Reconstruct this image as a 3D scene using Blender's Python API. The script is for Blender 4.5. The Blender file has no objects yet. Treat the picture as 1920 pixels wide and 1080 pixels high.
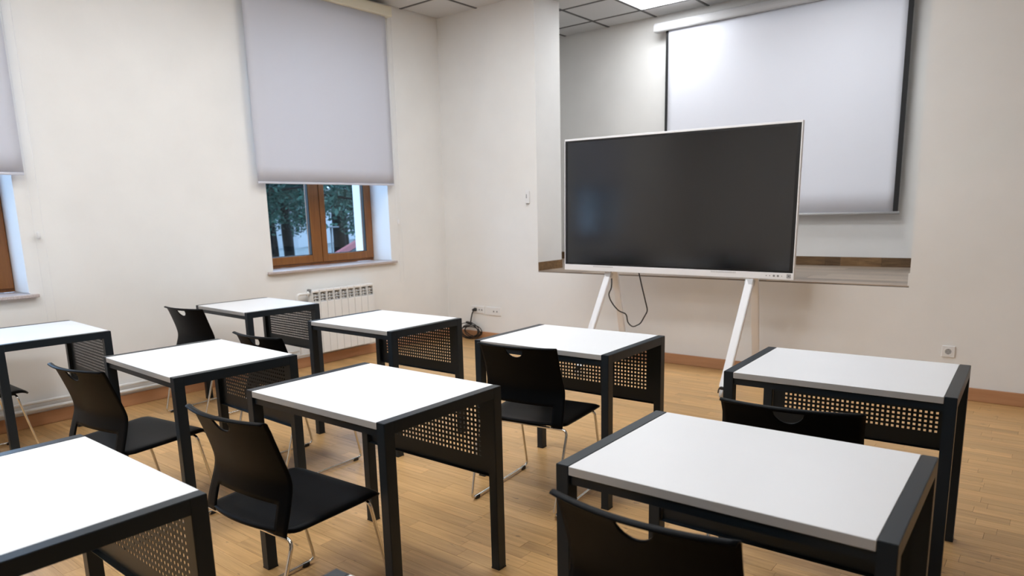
import bpy, bmesh, math, random
from mathutils import Vector, Matrix
random.seed(7)
C = bpy.context.scene.collection
scene = bpy.context.scene

# ------------------------------------------------------------------ camera
CAM_H, YAW, PITCH, ROLL = 1.404, 0.68274, 0.18772, -0.02562
F_PX, CX, CY = 1299.0, -7.085, 103.95
fw = Vector((-math.sin(YAW)*math.cos(PITCH), math.cos(YAW)*math.cos(PITCH), -math.sin(PITCH)))
rt = Vector((math.cos(YAW), math.sin(YAW), 0.0))
up = rt.cross(fw)
r2 = math.cos(ROLL)*rt + math.sin(ROLL)*up
u2 = -math.sin(ROLL)*rt + math.cos(ROLL)*up
cd = bpy.data.cameras.new('camera'); cam = bpy.data.objects.new('camera', cd); C.objects.link(cam)
M = Matrix((r2, u2, -fw)).transposed().to_4x4(); M.translation = Vector((0, 0, CAM_H))
cam.matrix_world = M
cd.sensor_width = 36.0; cd.lens = F_PX/1920*36.0
cd.shift_x = -CX/1920; cd.shift_y = CY/1920
cd.clip_start = 0.05; cd.clip_end = 300
cd.dof.use_dof = True; cd.dof.focus_distance = 2.9; cd.dof.aperture_fstop = 3.5
scene.camera = cam

# ------------------------------------------------------------------ sky and exposure
SKY_STRENGTH, PANEL_STRENGTH, EXPOSURE = 6.0, 17.8, 0.1
world = bpy.data.worlds.new('overcast_sky'); scene.world = world; world.use_nodes = True
bg = world.node_tree.nodes['Background']
bg.inputs[0].default_value = (0.45, 0.67, 1.0, 1); bg.inputs[1].default_value = SKY_STRENGTH
scene.view_settings.view_transform = 'Standard'; scene.view_settings.look = 'None'
scene.view_settings.exposure = EXPOSURE; scene.view_settings.gamma = 1.0
scene.view_settings.use_curve_mapping = False

# ------------------------------------------------------------------ materials
def mat(name, col, rough=0.5, metal=0.0, spec=0.5, noise=0.0, nscale=40.0, bump=0.0, bscale=300.0):
    m = bpy.data.materials.new(name); m.use_nodes = True
    nt = m.node_tree; b = nt.nodes['Principled BSDF']
    b.inputs['Base Color'].default_value = (*col, 1); b.inputs['Roughness'].default_value = rough
    b.inputs['Metallic'].default_value = metal; b.inputs['Specular IOR Level'].default_value = spec
    if noise or bump:
        tc = nt.nodes.new('ShaderNodeTexCoord')
    if noise:
        n = nt.nodes.new('ShaderNodeTexNoise'); n.inputs['Scale'].default_value = nscale; n.inputs['Detail'].default_value = 4
        nt.links.new(tc.outputs['Object'], n.inputs['Vector'])
        r = nt.nodes.new('ShaderNodeMapRange'); r.inputs['From Min'].default_value = 0.3; r.inputs['From Max'].default_value = 0.7
        r.inputs['To Min'].default_value = 1-noise; r.inputs['To Max'].default_value = 1+noise
        nt.links.new(n.outputs['Fac'], r.inputs['Value'])
        mx = nt.nodes.new('ShaderNodeVectorMath'); mx.operation = 'SCALE'; mx.inputs[0].default_value = col
        nt.links.new(r.outputs['Result'], mx.inputs['Scale']); nt.links.new(mx.outputs['Vector'], b.inputs['Base Color'])
    if bump:
        n2 = nt.nodes.new('ShaderNodeTexNoise'); n2.inputs['Scale'].default_value = bscale; n2.inputs['Detail'].default_value = 3
        nt.links.new(tc.outputs['Object'], n2.inputs['Vector'])
        bp = nt.nodes.new('ShaderNodeBump'); bp.inputs['Strength'].default_value = bump; bp.inputs['Distance'].default_value = 0.002
        nt.links.new(n2.outputs['Fac'], bp.inputs['Height']); nt.links.new(bp.outputs['Normal'], b.inputs['Normal'])
    return m

def wood(name, light, dark, rough, stretch=(1.2, 26, 26), spread=0.35, knots=True):
    """wood grain along X in object space; every piece carries a 'tone' attribute of its own"""
    m = bpy.data.materials.new(name); m.use_nodes = True
    nt = m.node_tree; N = nt.nodes.new; L = nt.links.new; b = nt.nodes['Principled BSDF']
    b.inputs['Roughness'].default_value = rough
    tc = N('ShaderNodeTexCoord'); at = N('ShaderNodeAttribute'); at.attribute_name = 'tone'
    off = N('ShaderNodeVectorMath'); off.operation = 'SCALE'; off.inputs[0].default_value = (37, 91, 13); L(at.outputs['Fac'], off.inputs['Scale'])
    ad = N('ShaderNodeVectorMath'); ad.operation = 'ADD'; L(tc.outputs['Object'], ad.inputs[0]); L(off.outputs['Vector'], ad.inputs[1])
    sc = N('ShaderNodeVectorMath'); sc.operation = 'MULTIPLY'; sc.inputs[1].default_value = stretch; L(ad.outputs['Vector'], sc.inputs[0])
    n = N('ShaderNodeTexNoise'); n.inputs['Scale'].default_value = 2.2; n.inputs['Detail'].default_value = 7; n.inputs['Roughness'].default_value = 0.62
    n.inputs['Distortion'].default_value = 0.6; L(sc.outputs['Vector'], n.inputs['Vector'])
    rp = N('ShaderNodeValToRGB'); rp.color_ramp.elements[0].position = 0.28; rp.color_ramp.elements[1].position = 0.72
    rp.color_ramp.elements[0].color = (*dark, 1); rp.color_ramp.elements[1].color = (*light, 1); L(n.outputs['Fac'], rp.inputs['Fac'])
    mr = N('ShaderNodeMapRange'); mr.inputs['To Min'].default_value = 1-spread; mr.inputs['To Max'].default_value = 1+spread*0.6; L(at.outputs['Fac'], mr.inputs['Value'])
    mu = N('ShaderNodeVectorMath'); mu.operation = 'SCALE'; L(rp.outputs['Color'], mu.inputs[0]); L(mr.outputs['Result'], mu.inputs['Scale'])
    last = mu.outputs['Vector']
    if knots:
        v = N('ShaderNodeTexNoise'); v.inputs['Scale'].default_value = 17.0; v.inputs['Detail'].default_value = 2
        kk = N('ShaderNodeVectorMath'); kk.operation = 'MULTIPLY'; kk.inputs[1].default_value = (0.8, 2.2, 1); L(ad.outputs['Vector'], kk.inputs[0]); L(kk.outputs['Vector'], v.inputs['Vector'])
        k2 = N('ShaderNodeMapRange'); k2.inputs['From Min'].default_value = 0.69; k2.inputs['From Max'].default_value = 0.77
        k2.inputs['To Min'].default_value = 1.0; k2.inputs['To Max'].default_value = 0.45; L(v.outputs['Fac'], k2.inputs['Value'])
        m3 = N('ShaderNodeVectorMath'); m3.operation = 'SCALE'; L(last, m3.inputs[0]); L(k2.outputs['Result'], m3.inputs['Scale']); last = m3.outputs['Vector']
    L(last, b.inputs['Base Color'])
    bp = N('ShaderNodeBump'); bp.inputs['Strength'].default_value = 0.08; bp.inputs['Distance'].default_value = 0.001
    L(n.outputs['Fac'], bp.inputs['Height']); L(bp.outputs['Normal'], b.inputs['Normal'])
    return m

def emit(name, col, s):
    m = bpy.data.materials.new(name); m.use_nodes = True; nt = m.node_tree
    nt.nodes.remove(nt.nodes['Principled BSDF'])
    e = nt.nodes.new('ShaderNodeEmission'); e.inputs[0].default_value = (*col, 1); e.inputs[1].default_value = s
    nt.links.new(e.outputs[0], nt.nodes['Material Output'].inputs[0]); return m

def fabric(name, col, trans):
    m = bpy.data.materials.new(name); m.use_nodes = True; nt = m.node_tree; N = nt.nodes.new; L = nt.links.new
    b = nt.nodes['Principled BSDF']; b.inputs['Base Color'].default_value = (*col, 1); b.inputs['Roughness'].default_value = 0.8
    b.inputs['Specular IOR Level'].default_value = 0.15
    tc = N('ShaderNodeTexCoord'); w = N('ShaderNodeTexNoise'); w.inputs['Scale'].default_value = 500
    L(tc.outputs['Object'], w.inputs['Vector'])
    bp = N('ShaderNodeBump'); bp.inputs['Strength'].default_value = 0.15; bp.inputs['Distance'].default_value = 0.001
    L(w.outputs['Fac'], bp.inputs['Height']); L(bp.outputs['Normal'], b.inputs['Normal'])
    t = N('ShaderNodeBsdfTranslucent'); t.inputs[0].default_value = (*col, 1)
    mx = N('ShaderNodeMixShader'); mx.inputs[0].default_value = trans
    L(b.outputs[0], mx.inputs[1]); L(t.outputs[0], mx.inputs[2]); L(mx.outputs[0], nt.nodes['Material Output'].inputs[0])
    return m

def glass(name):
    m = bpy.data.materials.new(name); m.use_nodes = True; nt = m.node_tree; N = nt.nodes.new; L = nt.links.new
    nt.nodes.remove(nt.nodes['Principled BSDF'])
    t = N('ShaderNodeBsdfTransparent'); t.inputs[0].default_value = (0.93, 0.96, 0.96, 1)
    g = N('ShaderNodeBsdfGlossy'); g.inputs['Roughness'].default_value = 0.02
    fr = N('ShaderNodeFresnel'); fr.inputs[0].default_value = 1.45
    ge = N('ShaderNodeNewGeometry'); iv = N('ShaderNodeMath'); iv.operation = 'SUBTRACT'; iv.inputs[0].default_value = 1.0; L(ge.outputs['Backfacing'], iv.inputs[1])
    ml = N('ShaderNodeMath'); ml.operation = 'MULTIPLY'; L(fr.outputs[0], ml.inputs[0]); L(iv.outputs[0], ml.inputs[1])
    mx = N('ShaderNodeMixShader'); L(ml.outputs[0], mx.inputs[0]); L(t.outputs[0], mx.inputs[1]); L(g.outputs[0], mx.inputs[2])
    L(mx.outputs[0], nt.nodes['Material Output'].inputs[0]); return m

MT = dict(
    wall=mat('cream_wall_paint', (0.845, 0.84, 0.825), 0.75, spec=0.25, noise=0.02, nscale=3, bump=0.12, bscale=160),
    white_paint=mat('white_reveal_paint', (0.84, 0.84, 0.84), 0.6, spec=0.3, bump=0.08, bscale=200),
    tile=mat('ceiling_tile_board', (0.64, 0.64, 0.64), 0.9, spec=0.1, noise=0.05, nscale=160, bump=0.3, bscale=220),
    grid=mat('dark_ceiling_grid', (0.075, 0.072, 0.07), 0.6),
    plank=wood('oak_parquet', (0.71, 0.435, 0.185), (0.48, 0.27, 0.102), 0.34, spread=0.18),
    joint=mat('parquet_joint', (0.24, 0.13, 0.055), 0.8),
    stage=wood('greyish_wood_tile', (0.46, 0.37, 0.29), (0.26, 0.20, 0.15), 0.4, stretch=(1.5, 30, 30), spread=0.3, knots=False),
    skirt=wood('brown_wood_tile', (0.26, 0.15, 0.065), (0.10, 0.052, 0.02), 0.45, stretch=(3, 14, 22), spread=0.45, knots=False),
    base=wood('baseboard_wood', (0.53, 0.28, 0.145), (0.45, 0.22, 0.105), 0.4, stretch=(1, 1, 20), spread=0.0, knots=False),
    brown=wood('brown_window_wood', (0.30, 0.115, 0.026), (0.20, 0.068, 0.013), 0.35, stretch=(14, 14, 1.2), spread=0.0, knots=False),
    gasket=mat('black_window_gasket', (0.015, 0.013, 0.012), 0.6),
    sill=mat('speckled_stone_sill', (0.50, 0.43, 0.41), 0.35, noise=0.22, nscale=120),
    blind=fabric('grey_blind_fabric', (0.70, 0.715, 0.79), 0.14),
    cassette=mat('cream_blind_cassette', (0.82, 0.78, 0.64), 0.5),
    plastic=mat('white_plastic', (0.82, 0.82, 0.82), 0.4),
    greyplastic=mat('grey_plastic', (0.22, 0.22, 0.23), 0.5),
    socketgrey=mat('socket_recess_grey', (0.40, 0.40, 0.40), 0.6),
    enamel=mat('white_radiator_enamel', (0.82, 0.82, 0.81), 0.35),
    louver=mat('shaded_grey_louver', (0.42, 0.42, 0.42), 0.5),
    dark=mat('dark_gap', (0.03, 0.03, 0.03), 0.8),
    steel=mat('anthracite_powder_coat', (0.010, 0.0165, 0.0235), 0.36, spec=0.32, bump=0.1, bscale=900),
    top=mat('white_laminate', (0.83, 0.835, 0.855), 0.38, spec=0.45, noise=0.006, nscale=6),
    edge=mat('shaded_edge_band', (0.44, 0.43, 0.42), 0.5),  # sides of the white tabletop, greyed to put their shade into the colour
    black=mat('black_polypropylene', (0.0022, 0.0028, 0.0038), 0.42, spec=0.08, bump=0.12, bscale=1400),
    rubber=mat('black_rubber', (0.012, 0.012, 0.012), 0.6),
    chrome=mat('chrome', (0.78, 0.76, 0.73), 0.12, metal=1.0),
    tvwhite=mat('white_display_housing', (0.86, 0.86, 0.88), 0.35),
    tvgrey=mat('pale_grey_speaker_mesh', (0.55, 0.55, 0.56), 0.6),
    tvblack=mat('black_display_border', (0.006, 0.006, 0.007), 0.3),
    screen=mat('matte_dark_display_glass', (0.0025, 0.0035, 0.0055), 0.14, spec=0.95),
    cable=mat('black_cable', (0.01, 0.01, 0.01), 0.45),
    screenfab=mat('white_projection_fabric', (0.79, 0.81, 0.885), 0.8, spec=0.15),
    screenblack=mat('black_screen_border', (0.008, 0.008, 0.009), 0.7),
    led=emit('led_diffuser', (0.945, 0.975, 1.0), PANEL_STRENGTH),
    alu=mat('white_aluminium', (0.52, 0.52, 0.53), 0.3),
    postgrey=mat('pale_grey_post', (0.10, 0.105, 0.11), 0.5),
    glass=glass('window_glass'),
    bark=mat('pine_bark', (0.009, 0.008, 0.007), 0.9, spec=0.1, noise=0.5, nscale=6),
    needle=mat('pine_needles', (0.024, 0.052, 0.038), 0.7, spec=0.08, noise=0.85, nscale=1.6),
    ground=mat('forest_ground', (0.075, 0.088, 0.09), 0.95, noise=0.4, nscale=2),
    plaster=mat('pale_plaster', (0.24, 0.25, 0.26), 0.8),
    shedwall=mat('grey_shed_boards', (0.035, 0.037, 0.042), 0.8),
    redroof=mat('red_roof_sheet', (0.17, 0.03, 0.033), 0.5),
)

# ------------------------------------------------------------------ helpers
def box(bm, x0, x1, y0, y1, z0, z1, mi=0, bevel=0.0):
    v = [bm.verts.new((x, y, z)) for x in (x0, x1) for y in (y0, y1) for z in (z0, z1)]
    fs = []
    for q in ((0, 1, 3, 2), (4, 6, 7, 5), (0, 4, 5, 1), (2, 3, 7, 6), (0, 2, 6, 4), (1, 5, 7, 3)):
        f = bm.faces.new([v[i] for i in q]); f.material_index = mi; fs.append(f)
    if bevel:
        es = list({e for f in fs for e in f.edges})
        bmesh.ops.bevel(bm, geom=es, offset=bevel, segments=2, affect='EDGES', profile=0.5)
    return v

def bar(bm, a, b, w, h, mi=0, upv=Vector((0, 0, 1)), bevel=0.0):
    """rectangular bar from a to b, w across (horizontal), h along the other normal"""
    a, b = Vector(a), Vector(b); d = (b-a).normalized()
    s = d.cross(upv)
    if s.length < 1e-4: s = Vector((1, 0, 0))
    s.normalize(); t = s.cross(d)
    v = [bm.verts.new(p + s*w*0.5*i + t*h*0.5*j) for p in (a, b) for i in (-1, 1) for j in (-1, 1)]
    fs = []
    for q in ((0, 1, 3, 2), (4, 6, 7, 5), (0, 4, 5, 1), (2, 3, 7, 6), (0, 2, 6, 4), (1, 5, 7, 3)):
        f = bm.faces.new([v[i] for i in q]); f.material_index = mi; fs.append(f)
    if bevel:
        bmesh.ops.bevel(bm, geom=list({e for f in fs for e in f.edges}), offset=bevel, segments=2, affect='EDGES')

def fillet(pts, r, closed, n=6):
    pts = [Vector(p) for p in pts]; out = []
    N = len(pts)
    for i, p in enumerate(pts):
        if not closed and i in (0, N-1): out.append(p); continue
        a = (pts[i-1]-p); b = (pts[(i+1) % N]-p)
        rr = min(r, a.length*0.45, b.length*0.45)
        p0 = p + a.normalized()*rr; p2 = p + b.normalized()*rr
        for k in range(n+1):
            t = k/n; out.append((1-t)**2*p0 + 2*t*(1-t)*p + t*t*p2)
    return out

def tube(bm, pts, r, closed=False, seg=8, mi=0, caps=True):
    pts = [Vector(p) for p in pts]; N = len(pts); rings = []
    prev = None
    for i in range(N):
        if closed: d = pts[(i+1) % N]-pts[i-1]
        else: d = pts[min(i+1, N-1)]-pts[max(i-1, 0)]
        d.normalize()
        if prev is None:
            h = Vector((0, 0, 1)) if abs(d.z) < 0.9 else Vector((1, 0, 0))
            n = d.cross(h).normalized()
        else:
            n = (prev - d*prev.dot(d)).normalized()
        prev = n; b = d.cross(n)
        rad = r[i] if isinstance(r, (list, tuple)) else r
        rings.append([bm.verts.new(pts[i] + (n*math.cos(2*math.pi*k/seg) + b*math.sin(2*math.pi*k/seg))*rad) for k in range(seg)])
    last = N if closed else N-1
    for i in range(last):
        A, B = rings[i], rings[(i+1) % N]
        sh = 0
        if closed and i == N-1:
            sh = min(range(seg), key=lambda s: (A[0].co-B[s].co).length)
        for k in range(seg):
            f = bm.faces.new((A[k], A[(k+1) % seg], B[(k+1+sh) % seg], B[(k+sh) % seg])); f.smooth = True; f.material_index = mi
    if not closed and caps:
        bm.faces.new(list(reversed(rings[0]))).material_index = mi; bm.faces.new(rings[-1]).material_index = mi

def disc(bm, c, axis, r0, r1, depth, seg=20, mi=0):
    """solid of revolution: a short cylinder of radius r0 at c and r1 at c+axis*depth"""
    axis = Vector(axis).normalized(); c = Vector(c)
    tube(bm, [c, c+axis*depth], [r0, r1], seg=seg, mi=mi)

def mesh(bm, name, mats, smooth=False, recalc=True):
    if recalc: bmesh.ops.recalc_face_normals(bm, faces=bm.faces)
    me = bpy.data.meshes.new(name); bm.to_mesh(me); bm.free()
    for m in (mats if isinstance(mats, (list, tuple)) else [mats]): me.materials.append(m)
    if smooth:
        for f in me.polygons: f.use_smooth = True
    return me

def ob(name, bm, mats, parent=None, smooth=False, loc=None, recalc=True):
    me = bm if isinstance(bm, bpy.types.Mesh) else mesh(bm, name, mats, smooth, recalc)
    o = bpy.data.objects.new(name, me); C.objects.link(o)
    if parent is not None: o.parent = parent
    if loc is not None: o.location = loc
    return o

def tone(o, vals):
    me = o.data; a = me.attributes.new('tone', 'FLOAT', 'FACE')
    if not isinstance(vals, list): vals = [vals]*len(me.polygons)
    a.data.foreach_set('value', vals)

def B(): return bmesh.new()

def boxes(name, lst, mats, parent=None, bevel=0.0, loc=None):
    bm = B()
    for q in lst: box(bm, *q, bevel=bevel)
    return ob(name, bm, mats, parent, loc=loc)

def thing(name, label, cat, loc=(0, 0, 0), rotz=0.0, group=None):
    o = bpy.data.objects.new(name, None); C.objects.link(o); o.empty_display_size = 0.1
    o.location = loc; o.rotation_euler = (0, 0, rotz)
    o['label'] = label; o['category'] = cat
    if group: o['group'] = group
    return o

def tag(o, label, cat, group=None):
    o['label'] = label; o['category'] = cat
    if group: o['group'] = group
    return o

def struct(o):
    o['kind'] = 'structure'; return o

def stuff(o):
    o['kind'] = 'stuff'; return o

def dup(root, loc, rotz, label):
    def cp(o, parent):
        c = o.copy(); C.objects.link(c)
        if parent is not None: c.parent = parent
        for ch in o.children: cp(ch, c)
        return c
    r = cp(root, None); r.location = loc; r.rotation_euler = (0, 0, rotz); r['label'] = label
    return r

# ------------------------------------------------------------------ room measures
XL, YF, ZC = -5.573, 5.768, 3.461          # left wall, front wall, ceiling
XR, YK = 3.4, -3.4                         # right wall and back wall, behind and beside the camera
YJ, YB = 6.194, 7.389                      # back of the stage opening's jamb, stage back wall
NL, NR, NZ = -4.265, -0.900, 0.798         # stage opening and stage floor height
STR = 0.9                                  # stage right wall
WT = 0.57                                  # left wall thickness
W1 = (3.525, 4.946); W2 = (0.205, 1.634); WZ0, WZ1 = 0.905, 3.18

# ------------------------------------------------------------------ shell
# left wall with two window openings
lw = []
x0, x1 = XL-WT, XL
for (a, b) in ((YK-0.2, W2[0]), (W2[1], W1[0]), (W1[1], YB+0.2)):
    lw.append((x0, x1, a, b, -0.05, ZC+0.1))
for (a, b) in (W1, W2):
    lw.append((x0, x1, a, b, -0.05, WZ0)); lw.append((x0, x1, a, b, WZ1, ZC+0.1))
struct(boxes('wall_left', lw, MT['wall']))
struct(boxes('wall_front', [(XL, NL, YF, YJ, -0.05, ZC+0.1), (NR, XR, YF, YJ, -0.05, ZC+0.1), (NL, NR, YF, YJ, -0.05, NZ-0.012)], MT['wall']))
struct(boxes('wall_stage_back', [(XL, STR+0.15, YB, YB+0.2, -0.05, ZC+0.1)], MT['wall']))
struct(boxes('wall_stage_right', [(STR, STR+0.15, YJ, YB, -0.05, ZC+0.1)], MT['wall']))
struct(boxes('wall_right', [(XR, XR+0.2, YK-0.2, YJ, -0.05, ZC+0.1)], MT['wall']))
struct(boxes('wall_back', [(XL, XR, YK-0.2, YK, -0.05, ZC+0.1)], MT['wall']))

# floor: oak strips on a dark bed
floor = struct(boxes('floor', [(XL, XR, YK, YF, -0.06, -0.008)], MT['joint']))
def project(x, y, z):
    d = Vector((x, y, z-CAM_H)); zz = d.dot(fw)
    if zz < 0.1: return None
    return 960+CX+F_PX*d.dot(r2)/zz, 540+CY-F_PX*d.dot(u2)/zz, zz
PW, GAP = 0.071, 0.0005
strips = []
y = YK+0.001
while y < YF-0.002:
    y2 = min(y+PW, YF-0.001); x = XL+0.001 - random.random()*0.45
    while x < XR:
        L = random.choice((0.32, 0.40, 0.46, 0.52))
        a, b = max(x, XL+0.001), min(x+L, XR-0.001)
        if b-a > 0.02: strips.append((a, b, y, y2))
        x += L
    y = y2
def rank(s):
    q = project((s[0]+s[1])/2, (s[2]+s[3])/2, 0)
    if q is None or not (-60 < q[0] < 1980 and 0 < q[1] < 1110): return 99
    return q[2]
strips.sort(key=rank)
rest_bm = B(); rest_t = []
for i, (a, b, c, d) in enumerate(strips):
    t = min(1, max(0, random.gauss(0.5, 0.24)))
    dz = random.uniform(-0.0003, 0.0)
    if i < 300:
        bm = B(); box(bm, a+GAP, b-GAP, c+GAP, d-GAP, -0.008, dz)
        o = ob('plank', bm, MT['plank'], floor); tone(o, t)
    else:
        box(rest_bm, a+GAP, b-GAP, c+GAP, d-GAP, -0.008, dz); rest_t += [t]*6
o = stuff(ob('planks', rest_bm, MT['plank'], floor, recalc=True)); tone(o, rest_t)

# stage floor of long wood-look tiles
sf = struct(boxes('floor_stage', [(XL, STR, YJ, YB, 0.60, NZ-0.008), (NL, NR, YF, YJ, NZ-0.012, NZ-0.008)], MT['dark']))
y = YF+0.0
k = 0
while y < YB-0.01:
    y2 = min(y+0.16, YB-0.001); xa, xb = (NL, NR) if y < YJ-0.05 else (XL, STR)
    if y < YJ < y2: y2 = YJ
    x = xa - random.random()*0.7
    while x < xb:
        a, b = max(x, xa), min(x+0.9, xb)
        if b-a > 0.02:
            bm = B(); box(bm, a+0.001, b-0.001, y+0.001, y2-0.001, NZ-0.008, NZ)
            o = ob('tile', bm, MT['stage'], sf); tone(o, random.random())
        x += 0.9
    y = y2
# stage skirting tiles
def skirting(name, pieces):
    root = None
    for (q, t) in pieces:
        bm = B(); box(bm, *q)
        if root is None:
            root = struct(ob(name, bm, MT['skirt'])); tone(root, t)
        else:
            tone(ob('tile', bm, MT['skirt'], root), t)
SK = 0.088
xs = [XL, -4.9, -4.3, -3.72, -3.1, -2.52, -1.902, -1.762, -1.394, -0.78, -0.2, 0.4, STR]
ts = [0.3, 0.5, 0.2, 0.6, 0.4, 0.35, 0.15, 0.95, 0.25, 0.3, 0.5, 0.2]
skirting('trim_1', [((a+0.001, b-0.001, YB-0.010, YB-0.0005, NZ+0.0005, NZ+SK), t) for a, b, t in zip(xs[:-1], xs[1:], ts)])
skirting('trim_2', [((NL+0.0005, NL+0.010, YF+0.001, 6.091, NZ+0.0005, NZ+SK), 0.7), ((NL+0.0005, NL+0.010, 6.093, YJ, NZ+0.0005, NZ+SK), 0.95)])
struct(boxes('trim_3', [(NR-0.010, NR-0.0005, YF+0.001, YJ, NZ+0.0005, NZ+SK)], MT['wall']))
# baseboards
BH = 0.094
for nm, q in (('baseboard_front', (XL+0.017, XR, YF-0.016, YF, 0.0005, BH)), ('baseboard_left', (XL, XL+0.016, YK, YF, 0.0005, BH)),
              ('baseboard_right', (XR-0.016, XR, YK, YF-0.017, 0.0005, BH)), ('baseboard_back', (XL+0.017, XR-0.017, YK, YK+0.016, 0.0005, BH))):
    bm = B(); box(bm, *q, bevel=0.004); o = struct(ob(nm, bm, MT['base'])); tone(o, 0.5)

# suspended ceiling: boards in a dark grid, LED panels in some of the cells
ceil = struct(boxes('ceiling', [(XL, XR, YK, YB, ZC+0.03, ZC+0.12)], MT['grid']))
GX, GY = -5.0, 5.245
gx = [XL] + [GX+0.6*i for i in range(0, 13) if GX+0.6*i < XR-0.02] + [XR]
gy = [YK] + [GY+0.6*j for j in range(-13, 4) if YK+0.03 < GY+0.6*j < YB-0.02] + [YB]
LIGHTS = [(-3.5, 6.745), (-1.7, 6.145)] + [(x, y) for y in (4.345, 2.545, 0.745, -1.055) for x in (-4.1, -2.9, -1.7)]
shared = {}
def in_room(xc, yc):
    if yc > YF+0.05 and xc > STR: return False
    return True
for i in range(len(gx)-1):
    for j in range(len(gy)-1):
        a, b, c, d = gx[i], gx[i+1], gy[j], gy[j+1]
        xc, yc = (a+b)/2, (c+d)/2
        if not in_room(xc, yc): continue
        if any(abs(xc-lx) < 0.2 and abs(yc-ly) < 0.2 for lx, ly in LIGHTS): continue
        key = (round(b-a, 3), round(d-c, 3))
        if key not in shared:
            bm = B(); hx, hy = key[0]/2-0.0135, key[1]/2-0.0135
            if hx < 0.01 or hy < 0.01: bm.free(); shared[key] = None
            else:
                box(bm, -hx, hx, -hy, hy, 0, 0.012, bevel=0.002); shared[key] = mesh(bm, 'ceiling_tile', MT['tile'])
        if shared[key]: ob('ceiling_tile', shared[key], None, ceil, loc=(xc, yc, ZC+0.004))
for x in gx[1:-1]:
    bm = B(); box(bm, x-0.0135, x+0.0135, YK, (YB if x < STR else YF), ZC, ZC+0.03); ob('grid_bar', bm, MT['grid'], ceil)
for y in gy[1:-1]:
    bm = B(); box(bm, XL, (XR if y < YF else STR), y-0.0135, y+0.0135, ZC+0.0005, ZC+0.03); ob('grid_bar', bm, MT['grid'], ceil)
led0 = None
led_words = {0: 'square white LED ceiling panel above the stage, left of the two', 1: 'square white LED ceiling panel above the stage, right of the two'}
for n, (lx, ly) in enumerate(LIGHTS):
    lab = led_words.get(n, 'square white LED panel in the classroom ceiling, %s of its row, %s row' % (
        {-4.1: 'window end', -2.9: 'middle', -1.7: 'right end'}.get(lx), {4.345: 'front', 2.545: 'second', 0.745: 'third', -1.055: 'rear'}.get(ly)))
    if led0 is None:
        led0 = thing('ceiling_light', lab, 'ceiling light', (lx, ly, ZC), 0, 'LED ceiling panels')
        bm = B()
        for q in ((-0.287, 0.287, -0.287, -0.272), (-0.287, 0.287, 0.272, 0.287), (-0.287, -0.272, -0.272, 0.272), (0.272, 0.287, -0.272, 0.272)):
            box(bm, *q, 0.0, 0.028)
        ob('frame', bm, MT['alu'], led0)
        bm = B(); box(bm, -0.272, 0.272, -0.272, 0.272, 0.006, 0.014); ob('diffuser', bm, MT['led'], led0)
    else:
        dup(led0, (lx, ly, ZC), 0, lab)

# ------------------------------------------------------------------ windows
XW = -5.862                                  # room face of the window frame
def window(n, ya, yb, ym):
    fz0, fz1 = 0.945, WZ1
    bm = B()
    box(bm, XW-0.07, XW, ya, ya+0.045, fz0-0.014, fz1); box(bm, XW-0.07, XW, yb-0.045, yb, fz0-0.014, fz1)
    box(bm, XW-0.07, XW, ya+0.045, yb-0.045, fz0-0.014, fz0+0.03); box(bm, XW-0.07, XW, ya+0.045, yb-0.045, fz1-0.05, fz1)
    w = struct(ob('window_%d' % n, bm, MT['brown'])); tone(w, 0.5)
    for (a, b, s0, s1) in ((ya+0.02, ym-0.004, 0.075, 0.112), (ym+0.004, yb-0.012, 0.062, 0.085)):
        bm = B(); xa, xb = XW-0.055, XW+0.018
        z0, z1 = fz0+0.012, fz1-0.03
        box(bm, xa, xb, a, a+s0, z0, z1, bevel=0.004); box(bm, xa, xb, b-s1, b, z0, z1, bevel=0.004)
        box(bm, xa, xb, a+s0, b-s1, z0, z0+0.075, bevel=0.004); box(bm, xa, xb, a+s0, b-s1, z1-0.075, z1, bevel=0.004)
        s = ob('sash', bm, MT['brown'], w); tone(s, 0.5)
        bm = B(); g = 0.006
        ga, gb, gz0, gz1 = a+s0, b-s1, z0+0.075, z1-0.075
        for q in ((ga, ga+g, gz0, gz1), (gb-g, gb, gz0, gz1), (ga+g, gb-g, gz0, gz0+g), (ga+g, gb-g, gz1-g, gz1)):
            box(bm, XW-0.03, XW+0.006, *q)
        ob('gasket', bm, MT['gasket'], s)
        bm = B(); box(bm, XW-0.024, XW-0.018, ga+0.001, gb-0.001, gz0+0.001, gz1-0.001); ob('pane', bm, MT['glass'], s)
    # painted reveals inside and outside
    bm = B(); t = 0.006
    for xa, xb in ((XW+0.0005, XL-0.001), (XL-WT, XW-0.0705)):
        box(bm, xa, xb, ya-0.0, ya+t, WZ0+0.03, fz1); box(bm, xa, xb, yb-t, yb, WZ0+0.03, fz1); box(bm, xa, xb, ya+t, yb-t, fz1-t, fz1)
    ob('reveal', bm, MT['white_paint'], w)
    bm = B(); box(bm, XW-0.02, XL, ya+0.0005, yb-0.0005, WZ0, WZ0+0.0225)
    box(bm, XL, XL+0.04, ya-0.055, yb+0.045, WZ0, WZ0+0.0225, bevel=0.004)
    ob('sill', bm, MT['sill'], w)
window(1, W1[0], W1[1], 4.277)
window(2, W2[0], W2[1], 0.965)

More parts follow.
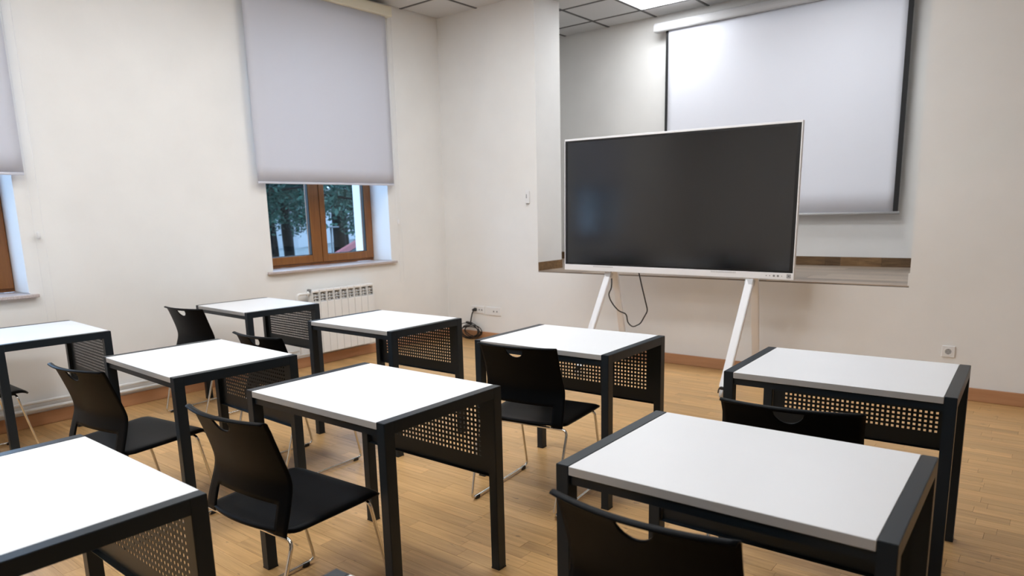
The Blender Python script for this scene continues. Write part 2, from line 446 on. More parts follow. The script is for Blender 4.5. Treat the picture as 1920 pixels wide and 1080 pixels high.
def blind(ya, yb, zb, yc, label, clabel):
    r = thing('roller_blind', label, 'blind', (XL+0.06, (ya+yb)/2, zb), 0, 'grey roller blinds')
    h = (yb-ya)/2; top = 3.335-zb
    bm = B()
    ny, nz = 24, 12
    vs = [[bm.verts.new((0.0025*math.sin(j*0.9)*math.sin(math.pi*k/nz), -h+2*h*j/ny, 0.012+(top-0.012)*k/nz)) for k in range(nz+1)] for j in range(ny+1)]
    for j in range(ny):
        for k in range(nz): bm.faces.new((vs[j][k], vs[j+1][k], vs[j+1][k+1], vs[j][k+1]))
    f = ob('fabric', bm, MT['blind'], r, smooth=True)
    md = f.modifiers.new('cloth_thickness', 'SOLIDIFY'); md.thickness = 0.0012
    bm = B(); box(bm, -0.007, 0.007, -h, h, -0.002, 0.016, bevel=0.004); ob('bottom_bar', bm, MT['blind'], r)
    bm = B(); box(bm, -0.059, 0.045, -h-0.03, h+0.055, top-0.005, top+0.088, bevel=0.006); ob('cassette', bm, MT['cassette'], r)
    # control chain loop with a weight
    bm = B(); yo = h+0.045+yc; zl = 0.70-zb; 
    tube(bm, fillet([(-0.03, yo, top), (-0.03, yo, zl), (-0.03, yo+0.03, zl-0.03), (-0.03, yo+0.055, zl), (-0.03, yo+0.055, top)], 0.03, False), 0.0016, seg=6)
    ch = ob('chain', bm, MT['plastic'], r)
    bm = B(); tube(bm, [(-0.03, yo+0.02, 1.30-zb), (-0.03, yo+0.02, 1.31-zb), (-0.03, yo+0.02, 1.345-zb), (-0.03, yo+0.02, 1.355-zb)], [0.006, 0.012, 0.012, 0.005], seg=12)
    ob('weight', bm, MT['plastic'], ch)
    return r
blind(3.42, 4.979, 1.700, 0.0, 'light grey roller blind hanging over the window above the white radiator', '')
blind(0.14, 1.687, 1.728, -0.025, 'light grey roller blind at the far left edge, beside the wall', '')

# ------------------------------------------------------------------ outside
struct(boxes('floor_outside', [(-90, XL-WT, -30, 80, -0.62, -0.6)], MT['ground']))
def pine(x, y, h, r, crown0, label, seed):
    rng = random.Random(seed)
    t = thing('pine_tree', label, 'tree', (x, y, -0.6), 0, 'pines outside the window')
    bm = B(); n = 8
    pts = [(0.06*math.sin(k*1.3), 0.05*math.cos(k*1.7), h*k/n) for k in range(n+1)]
    tube(bm, pts, [r*(1-0.8*k/n) for k in range(n+1)], seg=10); ob('trunk', bm, MT['bark'], t)
    bm = B(); verts = []
    bb = B()
    for k in range(34):
        z = crown0 + (h-crown0)*(k/42.0); f = 1-(z-crown0)/(h-crown0+0.01)
        ln = (0.6+1.75*f)*rng.uniform(0.7, 1.1); a = rng.uniform(0, 6.283)
        tip = Vector((math.cos(a)*ln, math.sin(a)*ln, z-0.25*ln)); root = Vector((0, 0, z))
        tube(bb, [root, (root+tip)/2+Vector((0, 0, 0.1)), tip], [0.03, 0.02, 0.006], seg=5)
        for q in range(210):
            s = rng.uniform(0.25, 1.05); p = root.lerp(tip, s) + Vector((rng.gauss(0, 0.2), rng.gauss(0, 0.2), rng.gauss(-0.05, 0.16)))
            d = Vector((rng.gauss(0, 1), rng.gauss(0, 1), rng.gauss(0, 0.7))).normalized(); e = d.orthogonal().normalized()
            e = (e*math.cos(q) + d.cross(e)*math.sin(q)); w = rng.uniform(0.03, 0.075)
            v = [bm.verts.new(p-d*w*1.4), bm.verts.new(p+e*w*0.6), bm.verts.new(p+d*w*1.4), bm.verts.new(p-e*w*0.6)]
            bm.faces.new(v)
    ob('branches', bb, MT['bark'], t)
    stuff(ob('foliage', bm, MT['needle'], t, recalc=False))
PINES = [
 (-17.0, 11.30, 7.0, 0.16, 2.2, 'dark pine seen through the left pane, its trunk near the pane middle'),
 (-23.5, 15.00, 8.0, 0.15, 2.2, 'slim pine seen at the left edge of the left pane'),
 (-13.0, 9.45, 6.5, 0.09, 2.5, 'near slim pine seen behind the middle mullion'),
 (-25.0, 19.20, 8.5, 0.30, 2.1, 'thick-trunked pine seen through the right pane'),
 (-18.7, 15.90, 7.0, 0.10, 2.2, 'slim pine at the right side of the right pane'),
 (-29.5, 19.70, 9.0, 0.18, 1.9, 'distant pine seen left of the middle mullion'),
 (-32.0, 25.00, 9.5, 0.18, 1.9, 'distant pine behind the right pane'),
 (-13.5, -10.5, 8.0, 0.18, 1.6, 'pine outside the left window, seen only mirrored in the display'),
 (-16.5, -14.8, 9.0, 0.20, 1.5, 'far pine outside the left window, only mirrored in the display'),
]
for i, (x, y, h, r, c0, words) in enumerate(PINES):
    pine(x, y, h, r, c0, words, 20+i)
t = thing('parapet_wall', 'low grey outdoor wall with a red sloping cap, low in the right pane', 'wall', (-9.5, 8.0, -0.6))
bm = B(); pts = [(-1.4, 0.0), (1.2, 0.0), (1.2, 2.13), (-1.4, 1.05)]
A = [bm.verts.new((-0.05, p[0], p[1])) for p in pts]; Bv = [bm.verts.new((0.05, p[0], p[1])) for p in pts]
for i in range(4): bm.faces.new((A[i], A[(i+1) % 4], Bv[(i+1) % 4], Bv[i]))
bm.faces.new(A); bm.faces.new(Bv); ob('wall_body', bm, MT['shedwall'], t)
bm = B(); bar(bm, (0.0, -1.42, 1.10), (0.0, 1.22, 2.195), 0.09, 0.085); ob('sloping_cap', bm, MT['redroof'], t)
t = thing('lamp_post', 'slim white lamp post with a flat head seen through the right pane', 'lamp post', (-13.0, 9.78, -0.6))
bm = B(); tube(bm, [(0, 0, 0), (0, 0, 1.75)], 0.022); ob('pole', bm, MT['postgrey'], t)
bm = B(); box(bm, -0.12, 0.12, -0.16, 0.14, 1.75, 1.785, bevel=0.01); ob('lamp_head', bm, MT['postgrey'], t)
t = thing('pale_building', 'pale plastered building far behind the pines outside', 'building', (-52, 38, -0.6), math.radians(38))
bm = B(); box(bm, -3, 3, -16, 16, 0, 2.6); ob('wall', bm, MT['plaster'], t)
bm = B(); bar(bm, (-1.7, -16.3, 3.2), (-1.7, 16.3, 3.2), 4.0, 0.15, upv=Vector((0.45, 0, 1)))
bar(bm, (1.7, -16.3, 3.2), (1.7, 16.3, 3.2), 4.0, 0.15, upv=Vector((-0.45, 0, 1))); ob('roof', bm, MT['louver'], t)

# ------------------------------------------------------------------ radiator and pipes
rad = thing('radiator', 'white sectional radiator under the window with grey louvred top', 'radiator', (XL, 3.84, 0.13))
NS, SW = 9, 0.0815
sec_me = lou_me = None
for k in range(NS):
    if sec_me is None:
        bm = B()
        h = 0.60
        box(bm, 0.105, 0.12, 0.0015, SW-0.0015, 0.0, 0.487, bevel=0.004)
        box(bm, 0.075, 0.106, 0.0002, SW-0.0002, 0.0, 0.485)            # front plate
        box(bm, 0.035, 0.105, 0.033, SW-0.033, 0.0, 0.56)                         # inner water tube fin
        box(bm, 0.035, 0.045, 0.004, SW-0.004, 0.0, 0.58, bevel=0.004)            # rear plate
        for yy in (0.003, SW-0.009):
            box(bm, 0.04, 0.118, yy, yy+0.006, 0.47, h-0.012)                     # side cheeks of the louvre
        box(bm, 0.035, 0.119, 0.001, SW-0.001, h-0.024, h, bevel=0.006)           # top cap
        sec_me = mesh(bm, 'section', MT['enamel'])
        bm = B()
        for zz in (0.495, 0.522, 0.549):
            bar(bm, (0.10, 0.010, zz), (0.10, SW-0.010, zz), 0.030, 0.004, upv=Vector((0.6, 0, 1)))
        box(bm, 0.062, 0.07, 0.010, SW-0.010, 0.485, 0.575)
        lou_me = mesh(bm, 'louver', MT['louver'])
    s = ob('section', sec_me, None, rad, loc=(0, k*SW, 0)); ob('louver', lou_me, None, s)
bm = B(); tube(bm, fillet([(0.075, 0.0, 0.572), (0.075, -0.135, 0.572), (0.075, -0.135, 0.02), (0.075, -0.135, 0.018)], 0.03, False), 0.013, seg=12)
tube(bm, [(0.075, -0.03, 0.572), (0.075, -0.005, 0.572)], 0.021, seg=14); ob('inlet_pipe', bm, MT['enamel'], rad)
bm = B(); box(bm, 0.05, 0.10, -0.012, 0.012, 0.585, 0.612, bevel=0.008); ob('air_valve', bm, MT['greyplastic'], rad)
bm = B(); tube(bm, [(XL+0.035, YK+0.02, 0.176), (XL+0.035, 3.70, 0.176)], 0.0125, seg=12)
tag(ob('heating_pipe', bm, MT['enamel']), 'upper thin white heating pipe along the bottom of the window wall', 'pipe', 'heating pipes')
bm = B(); tube(bm, [(XL+0.035, YK+0.02, 0.128), (XL+0.035, 3.83, 0.128)], 0.0125, seg=12)
tag(ob('heating_pipe', bm, MT['enamel']), 'lower thin white heating pipe just above the brown baseboard', 'pipe', 'heating pipes')

# ------------------------------------------------------------------ projection screen on the stage
ps = thing('projection_screen', 'pulled-down white projection screen with black side borders on the stage wall', 'projection screen', (-2.45, YB-0.12, 0))
bm = B(); nx = 40; sl, sr = -3.585+2.45, -1.315+2.45
for a, b in ((sl, sr),):
    vs = [[bm.verts.new((a+(b-a)*i/nx, 0.004*math.sin(i*0.35)*(1-k/10), 1.315+(3.27-1.315)*k/10)) for k in range(11)] for i in range(nx+1)]
    for i in range(nx):
        for k in range(10): bm.faces.new((vs[i][k], vs[i+1][k], vs[i+1][k+1], vs[i][k+1]))
f = ob('fabric', bm, MT['screenfab'], ps, smooth=True); f.modifiers.new('cloth_thickness', 'SOLIDIFY').thickness = 0.001
for a, b in ((sl-0.032, sl), (sr, sr+0.042)):
    bm = B(); box(bm, a, b, -0.0015, 0.0015, 1.315, 3.27); ob('border', bm, MT['screenblack'], ps)
bm = B(); tube(bm, [(sl-0.04, 0, 1.305), (sr+0.055, 0, 1.305)], 0.014, seg=12); ob('bottom_bar', bm, MT['alu'], ps)
bm = B(); pr = [(-0.045, -0.05), (0.055, -0.05), (0.055, 0.045), (0.0, 0.05), (-0.035, 0.035), (-0.05, 0.0)]
xa, xb = -3.745+2.45, 0.95+2.45-1.9
A = [bm.verts.new((xa, p[0], 3.315+p[1])) for p in pr]; Bv = [bm.verts.new((xb, p[0], 3.315+p[1])) for p in pr]
for i in range(len(pr)): bm.faces.new((A[i], A[(i+1) % len(pr)], Bv[(i+1) % len(pr)], Bv[i]))
bm.faces.new(A); bm.faces.new(Bv); bmesh.ops.bevel(bm, geom=list(bm.edges), offset=0.006, segments=2, affect='EDGES')
ob('housing', bm, MT['alu'], ps)

# ------------------------------------------------------------------ interactive display on its easel stand
tv = thing('interactive_display', 'large dark interactive display with white frame on a white easel stand', 'display', (-2.566, 5.268, 0))
TW, TH = 1.995, 1.136
pose = Matrix.Translation((0, 0, 1.434)) @ Matrix.Rotation(math.radians(1.7), 4, 'Z') @ Matrix.Rotation(math.radians(0.6), 4, 'Y')
def posed(name, bm, m, parent=tv, **k):
    bmesh.ops.transform(bm, matrix=pose, verts=bm.verts); return ob(name, bm, m, parent, **k)
hw, hh = TW/2, TH/2
bm = B(); box(bm, -hw, hw, 0.0, 0.028, -hh, hh, bevel=0.005)
for q in ((-hw, hw, hh-0.016, hh), (-hw, hw, -hh, -hh+0.050), (-hw, -hw+0.007, -hh+0.05, hh-0.016), (hw-0.009, hw, -hh+0.05, hh-0.016)):
    box(bm, q[0], q[1], -0.010, 0.001, q[2], q[3], bevel=0.002)
fr = posed('housing', bm, MT['tvwhite'])
bm = B(); box(bm, -hw+0.16, hw-0.22, 0.028, 0.085, -hh+0.06, hh-0.12, bevel=0.012); posed('rear_cover', bm, MT['tvgrey'])
bm = B()
sx0, sx1, sz0, sz1 = -hw+0.007, hw-0.009, -hh+0.05, hh-0.016
for q in ((sx0, sx0+0.022, sz0, sz1), (sx1-0.026, sx1, sz0, sz1), (sx0+0.022, sx1-0.026, sz1-0.016, sz1), (sx0+0.022, sx1-0.026, sz0, sz0+0.014)):
    box(bm, q[0], q[1], -0.008, 0.0, q[2], q[3])
posed('border', bm, MT['tvblack'])
bm = B(); box(bm, sx0+0.022, sx1-0.026, -0.006, 0.0, sz0+0.014, sz1-0.016); posed('screen', bm, MT['screen'])
for xc in (-0.60, 0.47):
    bm = B()
    for k in range(16): box(bm, xc-0.10+k*0.0125, xc-0.10+k*0.0125+0.008, -0.0115, -0.0095, -hh+0.034, -hh+0.044)
    o = posed('speaker_grille', bm, MT['tvgrey'])
    o['label'] = 'pale grey slotted speaker strip in the white lower frame'
bm = B()
for xc, s in ((0.80, 0.004), (0.825, 0.004), (0.855, 0.008), (0.885, 0.008), (0.912, 0.003)):
    disc(bm, (xc, -0.0098, -hh+0.026), (0, -1, 0), s, s, 0.002, seg=12)
posed('front_button', bm, MT['greyplastic'])['label'] = 'row of small grey buttons'
bm = B(); s = 0.014; xc, zc_ = 0.962, -hh+0.027
for q in ((-s, s, s-0.004, s), (-s, s, -s, -s+0.004), (-s, -s+0.004, -s, s), (s-0.004, s, -s, s)): box(bm, xc+q[0], xc+q[1], -0.0115, -0.0095, zc_+q[2], zc_+q[3])
box(bm, xc-0.007, xc+0.007, -0.0115, -0.0095, zc_-0.007, zc_+0.007); posed('square_emblem', bm, MT['greyplastic'])
for xt, xf, xr, ztop in ((-0.575, -0.63, -0.60, 0.853), (0.672, 0.645, 0.625, 0.843)):
    bm = B(); bar(bm, (xt, 0.022, ztop), (xf, -0.375, 0.075), 0.062, 0.032, bevel=0.004)
    lg = ob('leg', bm, MT['tvwhite'], tv)
    bm = B(); bar(bm, (xt, 0.10, 0.95), (xr, 0.36, 0.075), 0.058, 0.03, bevel=0.004); lr = ob('leg', bm, MT['tvwhite'], tv)
    bm = B(); bar(bm, (xt, 0.024, ztop+0.004), (xt-0.003, 0.006, ztop-0.036), 0.065, 0.036); ob('bracket', bm, MT['tvgrey'], lg)
    for l, yy, xx in ((lg, -0.395, xf), (lr, 0.38, xr)):
        bm = B(); disc(bm, (xx-0.012, yy, 0.033), (1, 0, 0), 0.033, 0.033, 0.024, seg=20); cst = ob('caster', bm, MT['tvgrey'], l)
        bm = B(); tube(bm, [(xx-0.02, yy+0.03*math.cos(a), 0.04+0.036*math.sin(a)) for a in [k*0.3-0.2 for k in range(12)]], 0.005, seg=6)
        box(bm, xx-0.016, xx+0.016, yy-0.014, yy+0.02, 0.066, 0.085); ob('fork', bm, MT['rubber'], l)
bm = B(); bar(bm, (-0.60, 0.105, 0.99), (0.70, 0.105, 0.99), 0.03, 0.06); ob('crossbar', bm, MT['tvwhite'], tv)
bm = B()
cpts = [(-3.06, 5.42, 0.86), (-3.035, 5.42, 0.76), (-2.985, 5.45, 0.52), (-3.05, 5.44, 0.40), (-3.12, 5.43, 0.365), (-3.17, 5.43, 0.40), (-3.185, 5.43, 0.48), (-3.26, 5.43, 0.50), (-3.32, 5.44, 0.545), (-3.36, 5.44, 0.60), (-3.375, 5.44, 0.65), (-3.34, 5.43, 0.70), (-3.33, 5.42, 0.76), (-3.325, 5.40, 0.88)]
cpts = [Vector(p)-Vector((-2.566, 5.268, 0)) for p in cpts]
cpts = [Vector((p.x+0.14, p.y, p.z)) for p in cpts]
tube(bm, fillet(cpts, 0.025, False, 4), 0.0058, seg=6); ob('cable', bm, MT['cable'], tv)

# ------------------------------------------------------------------ wall fittings
def plate_pair(name, x0, x1, z0, z1, label, n, hole):
    r = thing(name, label, 'socket', ((x0+x1)/2, YF, (z0+z1)/2), 0, 'white wall sockets')
    hx, hz = (x1-x0)/2, (z1-z0)/2
    bm = B(); box(bm, -hx, hx, -0.010, 0, -hz, hz, bevel=0.003); ob('plate', bm, MT['plastic'], r)
    for i in range(n):
        xc = 0.0 if n == 1 else ([-0.45, 0.22, 0.62] if hole == 'mixed' else [0.05, 0.5])[i]*hx
        bm = B()
        if hole == 'round' or (hole == 'mixed' and i == 0):
            rg = [[bm.verts.new((xc+rr*math.cos(k*math.pi/12), yy, rr*math.sin(k*math.pi/12))) for k in range(24)] for rr, yy in ((0.027, -0.0095), (0.026, -0.0118), (0.0225, -0.0118), (0.0205, -0.0098))]
            for u, w in zip(rg[:-1], rg[1:]):
                for k in range(24): bm.faces.new((u[k], u[(k+1) % 24], w[(k+1) % 24], w[k]))
            ob('socket_ring', bm, MT['plastic'], r)
            bm = B(); disc(bm, (xc, -0.0100, 0), (0, -1, 0), 0.0203, 0.0203, 0.0005, seg=24); fc = ob('socket_face', bm, MT['socketgrey'], r)
            bm = B()
            for s in (-1, 1): disc(bm, (xc+s*0.0095, -0.0105, 0), (0, -1, 0), 0.003, 0.003, 0.001, seg=10)
            box(bm, xc-0.003, xc+0.003, -0.0125, -0.0105, 0.013, 0.019); box(bm, xc-0.003, xc+0.003, -0.0125, -0.0105, -0.019, -0.013)
            ob('pin_hole', bm, MT['greyplastic'], fc)
        else:
            box(bm, xc-0.008, xc+0.008, -0.012, -0.0095, -0.009, 0.007); ob('port', bm, MT['greyplastic'], r)
    return r
plate_pair('wall_socket', -0.658, -0.576, 0.298, 0.380, 'single white wall socket on the front wall near the right desk', 1, 'round')
plate_pair('wall_socket', -5.205, -5.012, 0.297, 0.379, 'double white wall socket with a black cable plugged in, beside the corner', 3, 'mixed')
plate_pair('wall_socket', -4.985, -4.778, 0.289, 0.377, 'double white data outlet plate right of the plugged-in socket', 2, 'port')
cc = thing('cable_coil', 'coiled black power cable hanging from the left double wall socket', 'cable', (-5.185, YF-0.045, 0.0))
bm = B(); rng = random.Random(3); pts = []
loops = [(rng.uniform(0.10, 0.155), rng.uniform(0.06, 0.092), rng.gauss(0, 0.032), rng.gauss(0, 0.014)) for _ in range(9)]
for k in range(150):
    q = k/150*7.0; n = int(q); f = q-n; a = q*2*math.pi
    e = [loops[n][i]*(1-f)+loops[n+1][i]*f for i in range(4)]
    pts.append((e[0]*math.sin(a)+e[2], -0.012+0.018*math.sin(a*1.3+q), max(0.006, 0.100+e[1]*math.cos(a)+e[3])))
tube(bm, pts, 0.0045, seg=6); ob('coil', bm, MT['cable'], cc)
bm = B(); tube(bm, fillet([(0.0, -0.01, 0.17), (0.01, -0.012, 0.23), (0.035, -0.012, 0.305), (0.048, 0.0, 0.335)], 0.03, False), 0.007, seg=8); ob('lead', bm, MT['cable'], cc)
bm = B(); tube(bm, [(0.048, -0.022, 0.338), (0.048, 0.008, 0.338), (0.048, 0.034, 0.338)], [0.009, 0.018, 0.019], seg=14); ob('plug', bm, MT['cable'], cc)
bm = B(); bar(bm, (-0.055, -0.014, 0.196), (0.02, -0.014, 0.185), 0.03, 0.014); ob('tie', bm, MT['cable'], cc)
ws = thing('wall_remote', 'small white remote holder on the wall left of the stage opening', 'remote', (-4.379, YF, 1.545))
bm = B(); box(bm, -0.025, 0.025, -0.018, 0, -0.062, 0.062, bevel=0.005); ob('body', bm, MT['plastic'], ws)
bm = B(); box(bm, -0.012, -0.004, -0.0195, -0.0175, -0.01, 0.03); ob('button', bm, MT['greyplastic'], ws)
bm = B(); box(bm, -0.016, 0.016, -0.016, -0.002, -0.068, -0.0625); ob('bottom_clip', bm, MT['greyplastic'], ws)

# ------------------------------------------------------------------ desks
DW, DD, DH, FW, LD = 0.799, 0.591, 0.75, 0.0385, 0.044
def make_desk(label):
    r = thing('desk', label, 'desk', (0, 0, 0), 0, 'white-topped classroom desks')
    bm = B(); box(bm, FW+0.0008, DW-FW-0.0008, 0.0, DD, DH-0.025, DH-0.0005)
    for f in bm.faces:
        f.normal_update()
        f.material_index = 1 if abs(f.normal.z) < 0.5 else 0
    bmesh.ops.bevel(bm, geom=list(bm.edges), offset=0.0012, segments=1, affect='EDGES')
    ob('tabletop', bm, [MT['top'], MT['edge']], r)
    for x in (0, DW-FW):
        bm = B(); box(bm, x, x+FW, LD, DD-LD, DH-0.042, DH)
        bmesh.ops.bevel(bm, geom=[e for e in bm.edges if abs(e.verts[0].co.y-e.verts[1].co.y) > 0.1], offset=0.0016, segments=2, affect='EDGES')
        ob('side_rail', bm, MT['steel'], r)
        for y in (0, DD-LD):
            bm = B(); box(bm, x, x+FW, y, y+LD, 0.006, DH); yo = 0.0 if y == 0 else DD
            bmesh.ops.bevel(bm, geom=[e for e in bm.edges if abs(e.verts[0].co.z-e.verts[1].co.z) > 0.1 or (min(v.co.z for v in e.verts) > 0.7 and not all(abs(abs(v.co.y-yo)-LD) < 1e-4 for v in e.verts))], offset=0.0015, segments=2, affect='EDGES')
            l = ob('leg', bm, MT['steel'], r)
            bm = B(); box(bm, x-0.0005, x+FW+0.0005, y-0.0005, y+LD+0.0005, 0.0, 0.0058); ob('foot_cap', bm, MT['rubber'], l)
    for y in (0.010, DD-0.050):
        bm = B(); box(bm, FW+0.0005, DW-FW-0.0005, y, y+0.03, 0.697, DH-0.026); ob('apron', bm, MT['steel'], r)
    # perforated modesty panel between the far legs
    bm = B(); yp = DD-LD/2
    nx, nz, p, hsz = 31, 12, 0.0201, 0.0050
    x0c, z0c = DW/2-p*(nx-1)/2, 0.4600
    xsn = [FW+0.001] + [c for i in range(nx) for c in (x0c+i*p-hsz, x0c+i*p+hsz)] + [DW-FW-0.001]
    zsn = [0.388] + [c for j in range(nz) for c in (z0c+j*p*0.985-hsz, z0c+j*p*0.985+hsz)] + [0.703]
    g = [[bm.verts.new((x, yp, z)) for z in zsn] for x in xsn]
    for i in range(len(xsn)-1):
        for j in range(len(zsn)-1):
            if i % 2 == 1 and j % 2 == 1: continue
            bm.faces.new((g[i][j], g[i+1][j], g[i+1][j+1], g[i][j+1]))
    bot = [g[i][0] for i in range(len(xsn))]
    lip = [bm.verts.new((x, yp-0.016, 0.386)) for x in xsn]
    for i in range(len(xsn)-1): bm.faces.new((bot[i], lip[i], lip[i+1], bot[i+1]))
    pn = ob('modesty_panel', bm, MT['steel'], r)
    md = pn.modifiers.new('sheet_thickness', 'SOLIDIFY'); md.thickness = 0.0018; md.offset = 0
    return r
DESKS = [
 (-2.447, 1.385, 0.0056, 'white desk in the middle with a whole black chair drawn up at its left'),
 (-3.690, 1.348, -0.0401, 'white desk left of the middle one, chair with its back to the far-left desk'),
 (-3.764, 2.596, -0.0016, 'white desk in front of the radiator, next to the corner desk'),
 (-2.390, 2.659, 0.0204, 'white desk between the display and the middle desk, chair back at its near edge'),
 (-1.047, 2.664, 0.0347, 'white desk at the right beneath the single wall socket'),
 (-1.003, 1.419, 0.0192, 'largest white desk in the right foreground, black chair back before it'),
 (-2.384, 0.183, -0.0089, 'white desk cut off at the bottom left corner of the photo'),
 (-5.357, 1.173, -0.0567, 'white desk against the window wall at the left edge of the photo'),
 (-5.277, 2.639, -0.0496, 'smallest white desk, against the window wall beside the radiator'),
 (-1.007, 0.137, 0.0300, 'desk of which only one far corner shows at the bottom edge, below the middle desk'),
]
desk0 = None
for x, y, a, lab in DESKS:
    if desk0 is None:
        desk0 = make_desk(lab); desk0.location = (x, y, 0); desk0.rotation_euler = (0, 0, a)
    else: dup(desk0, (x, y, 0), a, lab)

# ------------------------------------------------------------------ chairs
def lerp_rows(rows, z):
    for (a, b) in zip(rows[:-1], rows[1:]):
        if a[0] <= z <= b[0]:
            t = (z-a[0])/(b[0]-a[0]); return [a[i]+(b[i]-a[i])*t for i in range(len(a))]
    return rows[-1] if z > rows[-1][0] else rows[0]
# height, y of the side edge, half width, depth of the plan curve
BACK = [(0.408, -0.197, 0.222, 0.010), (0.445, -0.188, 0.224, 0.012), (0.500, -0.170, 0.221, 0.018), (0.545, -0.156, 0.217, 0.022), (0.576, -0.151, 0.215, 0.024),
        (0.610, -0.158, 0.212, 0.026), (0.660, -0.174, 0.208, 0.028), (0.720, -0.195, 0.208, 0.031), (0.765, -0.211, 0.210, 0.034), (0.786, -0.220, 0.212, 0.036), (0.793, -0.227, 0.212, 0.038)]
def smooth_rows(rows, z):
    o = [0, 0, 0, 0]
    for dz, w in ((-0.016, 0.25), (0, 0.5), (0.016, 0.25)):
        q = lerp_rows(rows, min(max(z+dz, rows[0][0]), rows[-1][0]))
        for i in range(4): o[i] += q[i]*w
    return z, o[1], o[2], o[3]
def back_pt(s, z):
    _, y, hwid, c = smooth_rows(BACK, z)
    return Vector((s*hwid, y - c*(1-s*s), z))
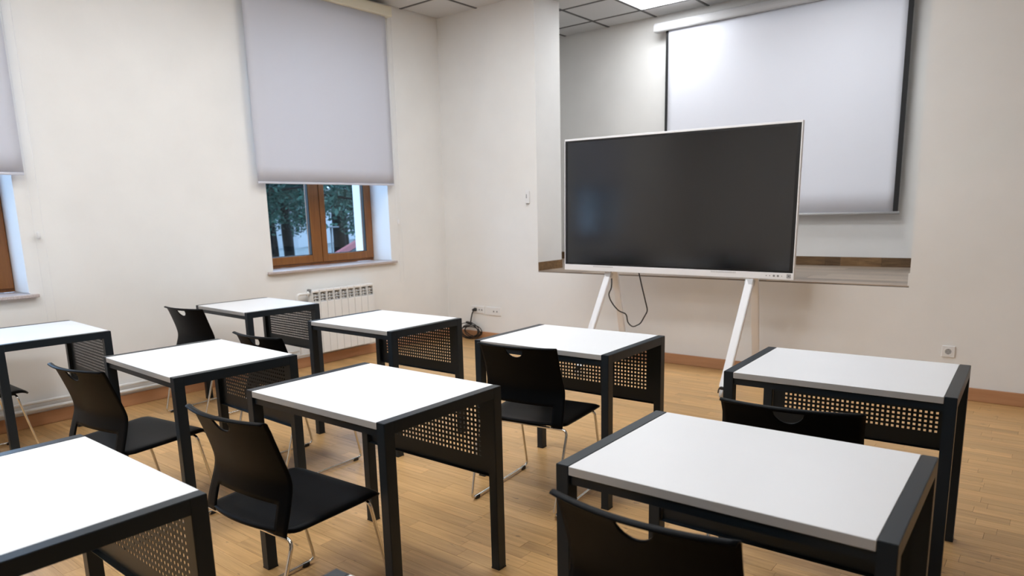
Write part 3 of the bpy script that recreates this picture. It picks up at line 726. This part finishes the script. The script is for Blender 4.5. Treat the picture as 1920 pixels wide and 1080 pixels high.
def make_chair(label):
    r = thing('chair', label, 'chair', (0, 0, 0), 0, 'black plastic chairs on chrome sled frames')
    # --- backrest: two arms, panel with a grip slot, top rolled backwards
    bm = B()
    cols = [-1, -0.93, -0.86, -0.80, -0.745, -0.62, -0.48, -0.35, -0.26, -0.215, -0.20, -0.17, -0.13, -0.09, -0.045, 0]
    cols = cols + [-c for c in reversed(cols[:-1])]
    zlow = [0.408, 0.425, 0.445, 0.465, 0.485, 0.500, 0.515]
    zmid = [0.515, 0.530, 0.548, 0.565, 0.580, 0.600, 0.625, 0.655, 0.69, 0.72]
    def panel_low(s):                       # lower edge of the panel, rising where it runs into the arms
        return 0.497
    for i in range(len(cols)-1):
        sa, sb = cols[i], cols[i+1]
        arm = min(abs(sa), abs(sb)) >= 0.744
        zs = (zlow[:-1] if arm else [0.500]) + zmid
        for j in range(len(zs)-1):
            bm.faces.new([bm.verts.new(back_pt(s, z)) for s, z in ((sa, zs[j]), (sb, zs[j]), (sb, zs[j+1]), (sa, zs[j+1]))])
        # above: up to the slot's lower curve, then the strip over it
        SLW, ZT = 0.215, 0.776
        def zb(s): return ZT - 0.040*math.sqrt(max(0, 1-(s/SLW)**2)) if abs(s) < SLW else ZT
        n = 4
        for j in range(n):
            q = []
            for s, t in ((sa, j/n), (sb, j/n), (sb, (j+1)/n), (sa, (j+1)/n)):
                q.append(bm.verts.new(back_pt(s, 0.72+(zb(s)-0.72)*t)))
            bm.faces.new(q)
        top = [(0.776, 0, 0), (0.786, 0, 0), (0.791, -0.003, 0.001), (0.793, -0.010, 0.0012), (0.793, -0.018, -0.001), (0.793, -0.022, -0.005)]
        for j in range(len(top)-1):
            q = []
            for s, t in ((sa, j), (sb, j), (sb, j+1), (sa, j+1)):
                z, dy, dz = top[t]; P = back_pt(s, min(z, 0.793)); P.y += dy; P.z += dz; q.append(bm.verts.new(P))
            bm.faces.new(q)
    bmesh.ops.remove_doubles(bm, verts=bm.verts, dist=0.0004)
    bk = ob('backrest', bm, MT['black'], r, smooth=True)
    md = bk.modifiers.new('shell_thickness', 'SOLIDIFY'); md.thickness = 0.0055; md.offset = -1
    # --- seat shell
    bm = B(); ns, ntt = 20, 22
    def seat_pt(s, t):
        y = -0.205 + 0.425*t
        hwid = 0.224 + (0.241-0.224)*min(1, max(0, t*1.25))
        # rounded front and rear corners
        if t > 0.88: hwid -= 0.045*((t-0.88)/0.12)**2.4
        if t < 0.14: hwid -= 0.05*((0.14-t)/0.14)**2.2
        if t < 0.3: y -= 0.022*(1-s*s)*(1-t/0.3)
        z = 0.424 + 0.013*t - 0.010*math.sin(math.pi*min(1, t*1.1))*(1-s*s)
        if t < 0.12: z += 0.004*(0.12-t)/0.12
        if t > 0.86: z -= 0.028*((t-0.86)/0.14)**2
        if abs(s) > 0.85: z -= 0.006*((abs(s)-0.85)/0.15)**2
        return Vector((s*hwid, y, z))
    g = [[bm.verts.new(seat_pt(-1+2*i/ns, j/ntt)) for j in range(ntt+1)] for i in range(ns+1)]
    for i in range(ns):
        for j in range(ntt): bm.faces.new((g[i][j], g[i+1][j], g[i+1][j+1], g[i][j+1]))
    st = ob('seat', bm, MT['black'], r, smooth=True)
    md = st.modifiers.new('shell_thickness', 'SOLIDIFY'); md.thickness = 0.010; md.offset = -1
    # --- chrome sled frame, one closed rod
    bm = B()
    loop = [(-0.245, -0.193, 0.402), (-0.229, -0.309, 0.012), (-0.229, 0.235, 0.012), (-0.224, 0.150, 0.404), (0.224, 0.150, 0.404), (0.229, 0.235, 0.012), (0.229, -0.309, 0.012), (0.245, -0.193, 0.402)]
    tube(bm, fillet(loop, 0.030, True, 5), 0.0066, closed=True, seg=8)
    ob('sled_frame', bm, MT['chrome'], r, smooth=True)
    for x in (-0.229, 0.229):
        for y in (-0.262, 0.188):
            bm = B(); box(bm, x-0.009, x+0.009, y-0.016, y+0.016, 0.0005, 0.017, bevel=0.003); ob('foot_pad', bm, MT['rubber'], r)
    for x in (-0.185, 0.185):
        bm = B(); bar(bm, (x, -0.17, 0.409), (x, 0.155, 0.409), 0.028, 0.012, bevel=0.003); ob('seat_bracket', bm, MT['rubber'], r)
    return r
CHAIRS = [
 (-2.075, 1.318, 2.8, 'black plastic chair at the middle desk, its whole seat in view'),
 (-3.327, 1.321, 7.3, 'black plastic chair left of the middle one, its seat partly behind a leg'),
 (-3.357, 2.220, 1.9, 'black plastic chair whose top and grip slot rise behind the desk left of the middle'),
 (-2.002, 2.713, 6.9, 'black plastic chair seen from behind at the desk before the display'),
 (-0.663, 2.384, 7.3, 'black plastic chair back showing between the two right-hand desks'),
 (-0.639, 1.422, 0.1, 'black plastic chair back nearest the camera, before the right foreground desk'),
 (-5.020, 1.107, 0.0, 'black plastic chair at the left edge, only its front seat corner and chrome leg showing'),
 (-4.906, 2.576, 7.0, 'black plastic chair beside the window wall at the smallest desk'),
]
ch0 = None
for x, y, a, lab in CHAIRS:
    if ch0 is None:
        ch0 = make_chair(lab); ch0.location = (x, y, 0); ch0.rotation_euler = (0, 0, math.radians(a))
    else: dup(ch0, (x, y, 0), math.radians(a), lab)
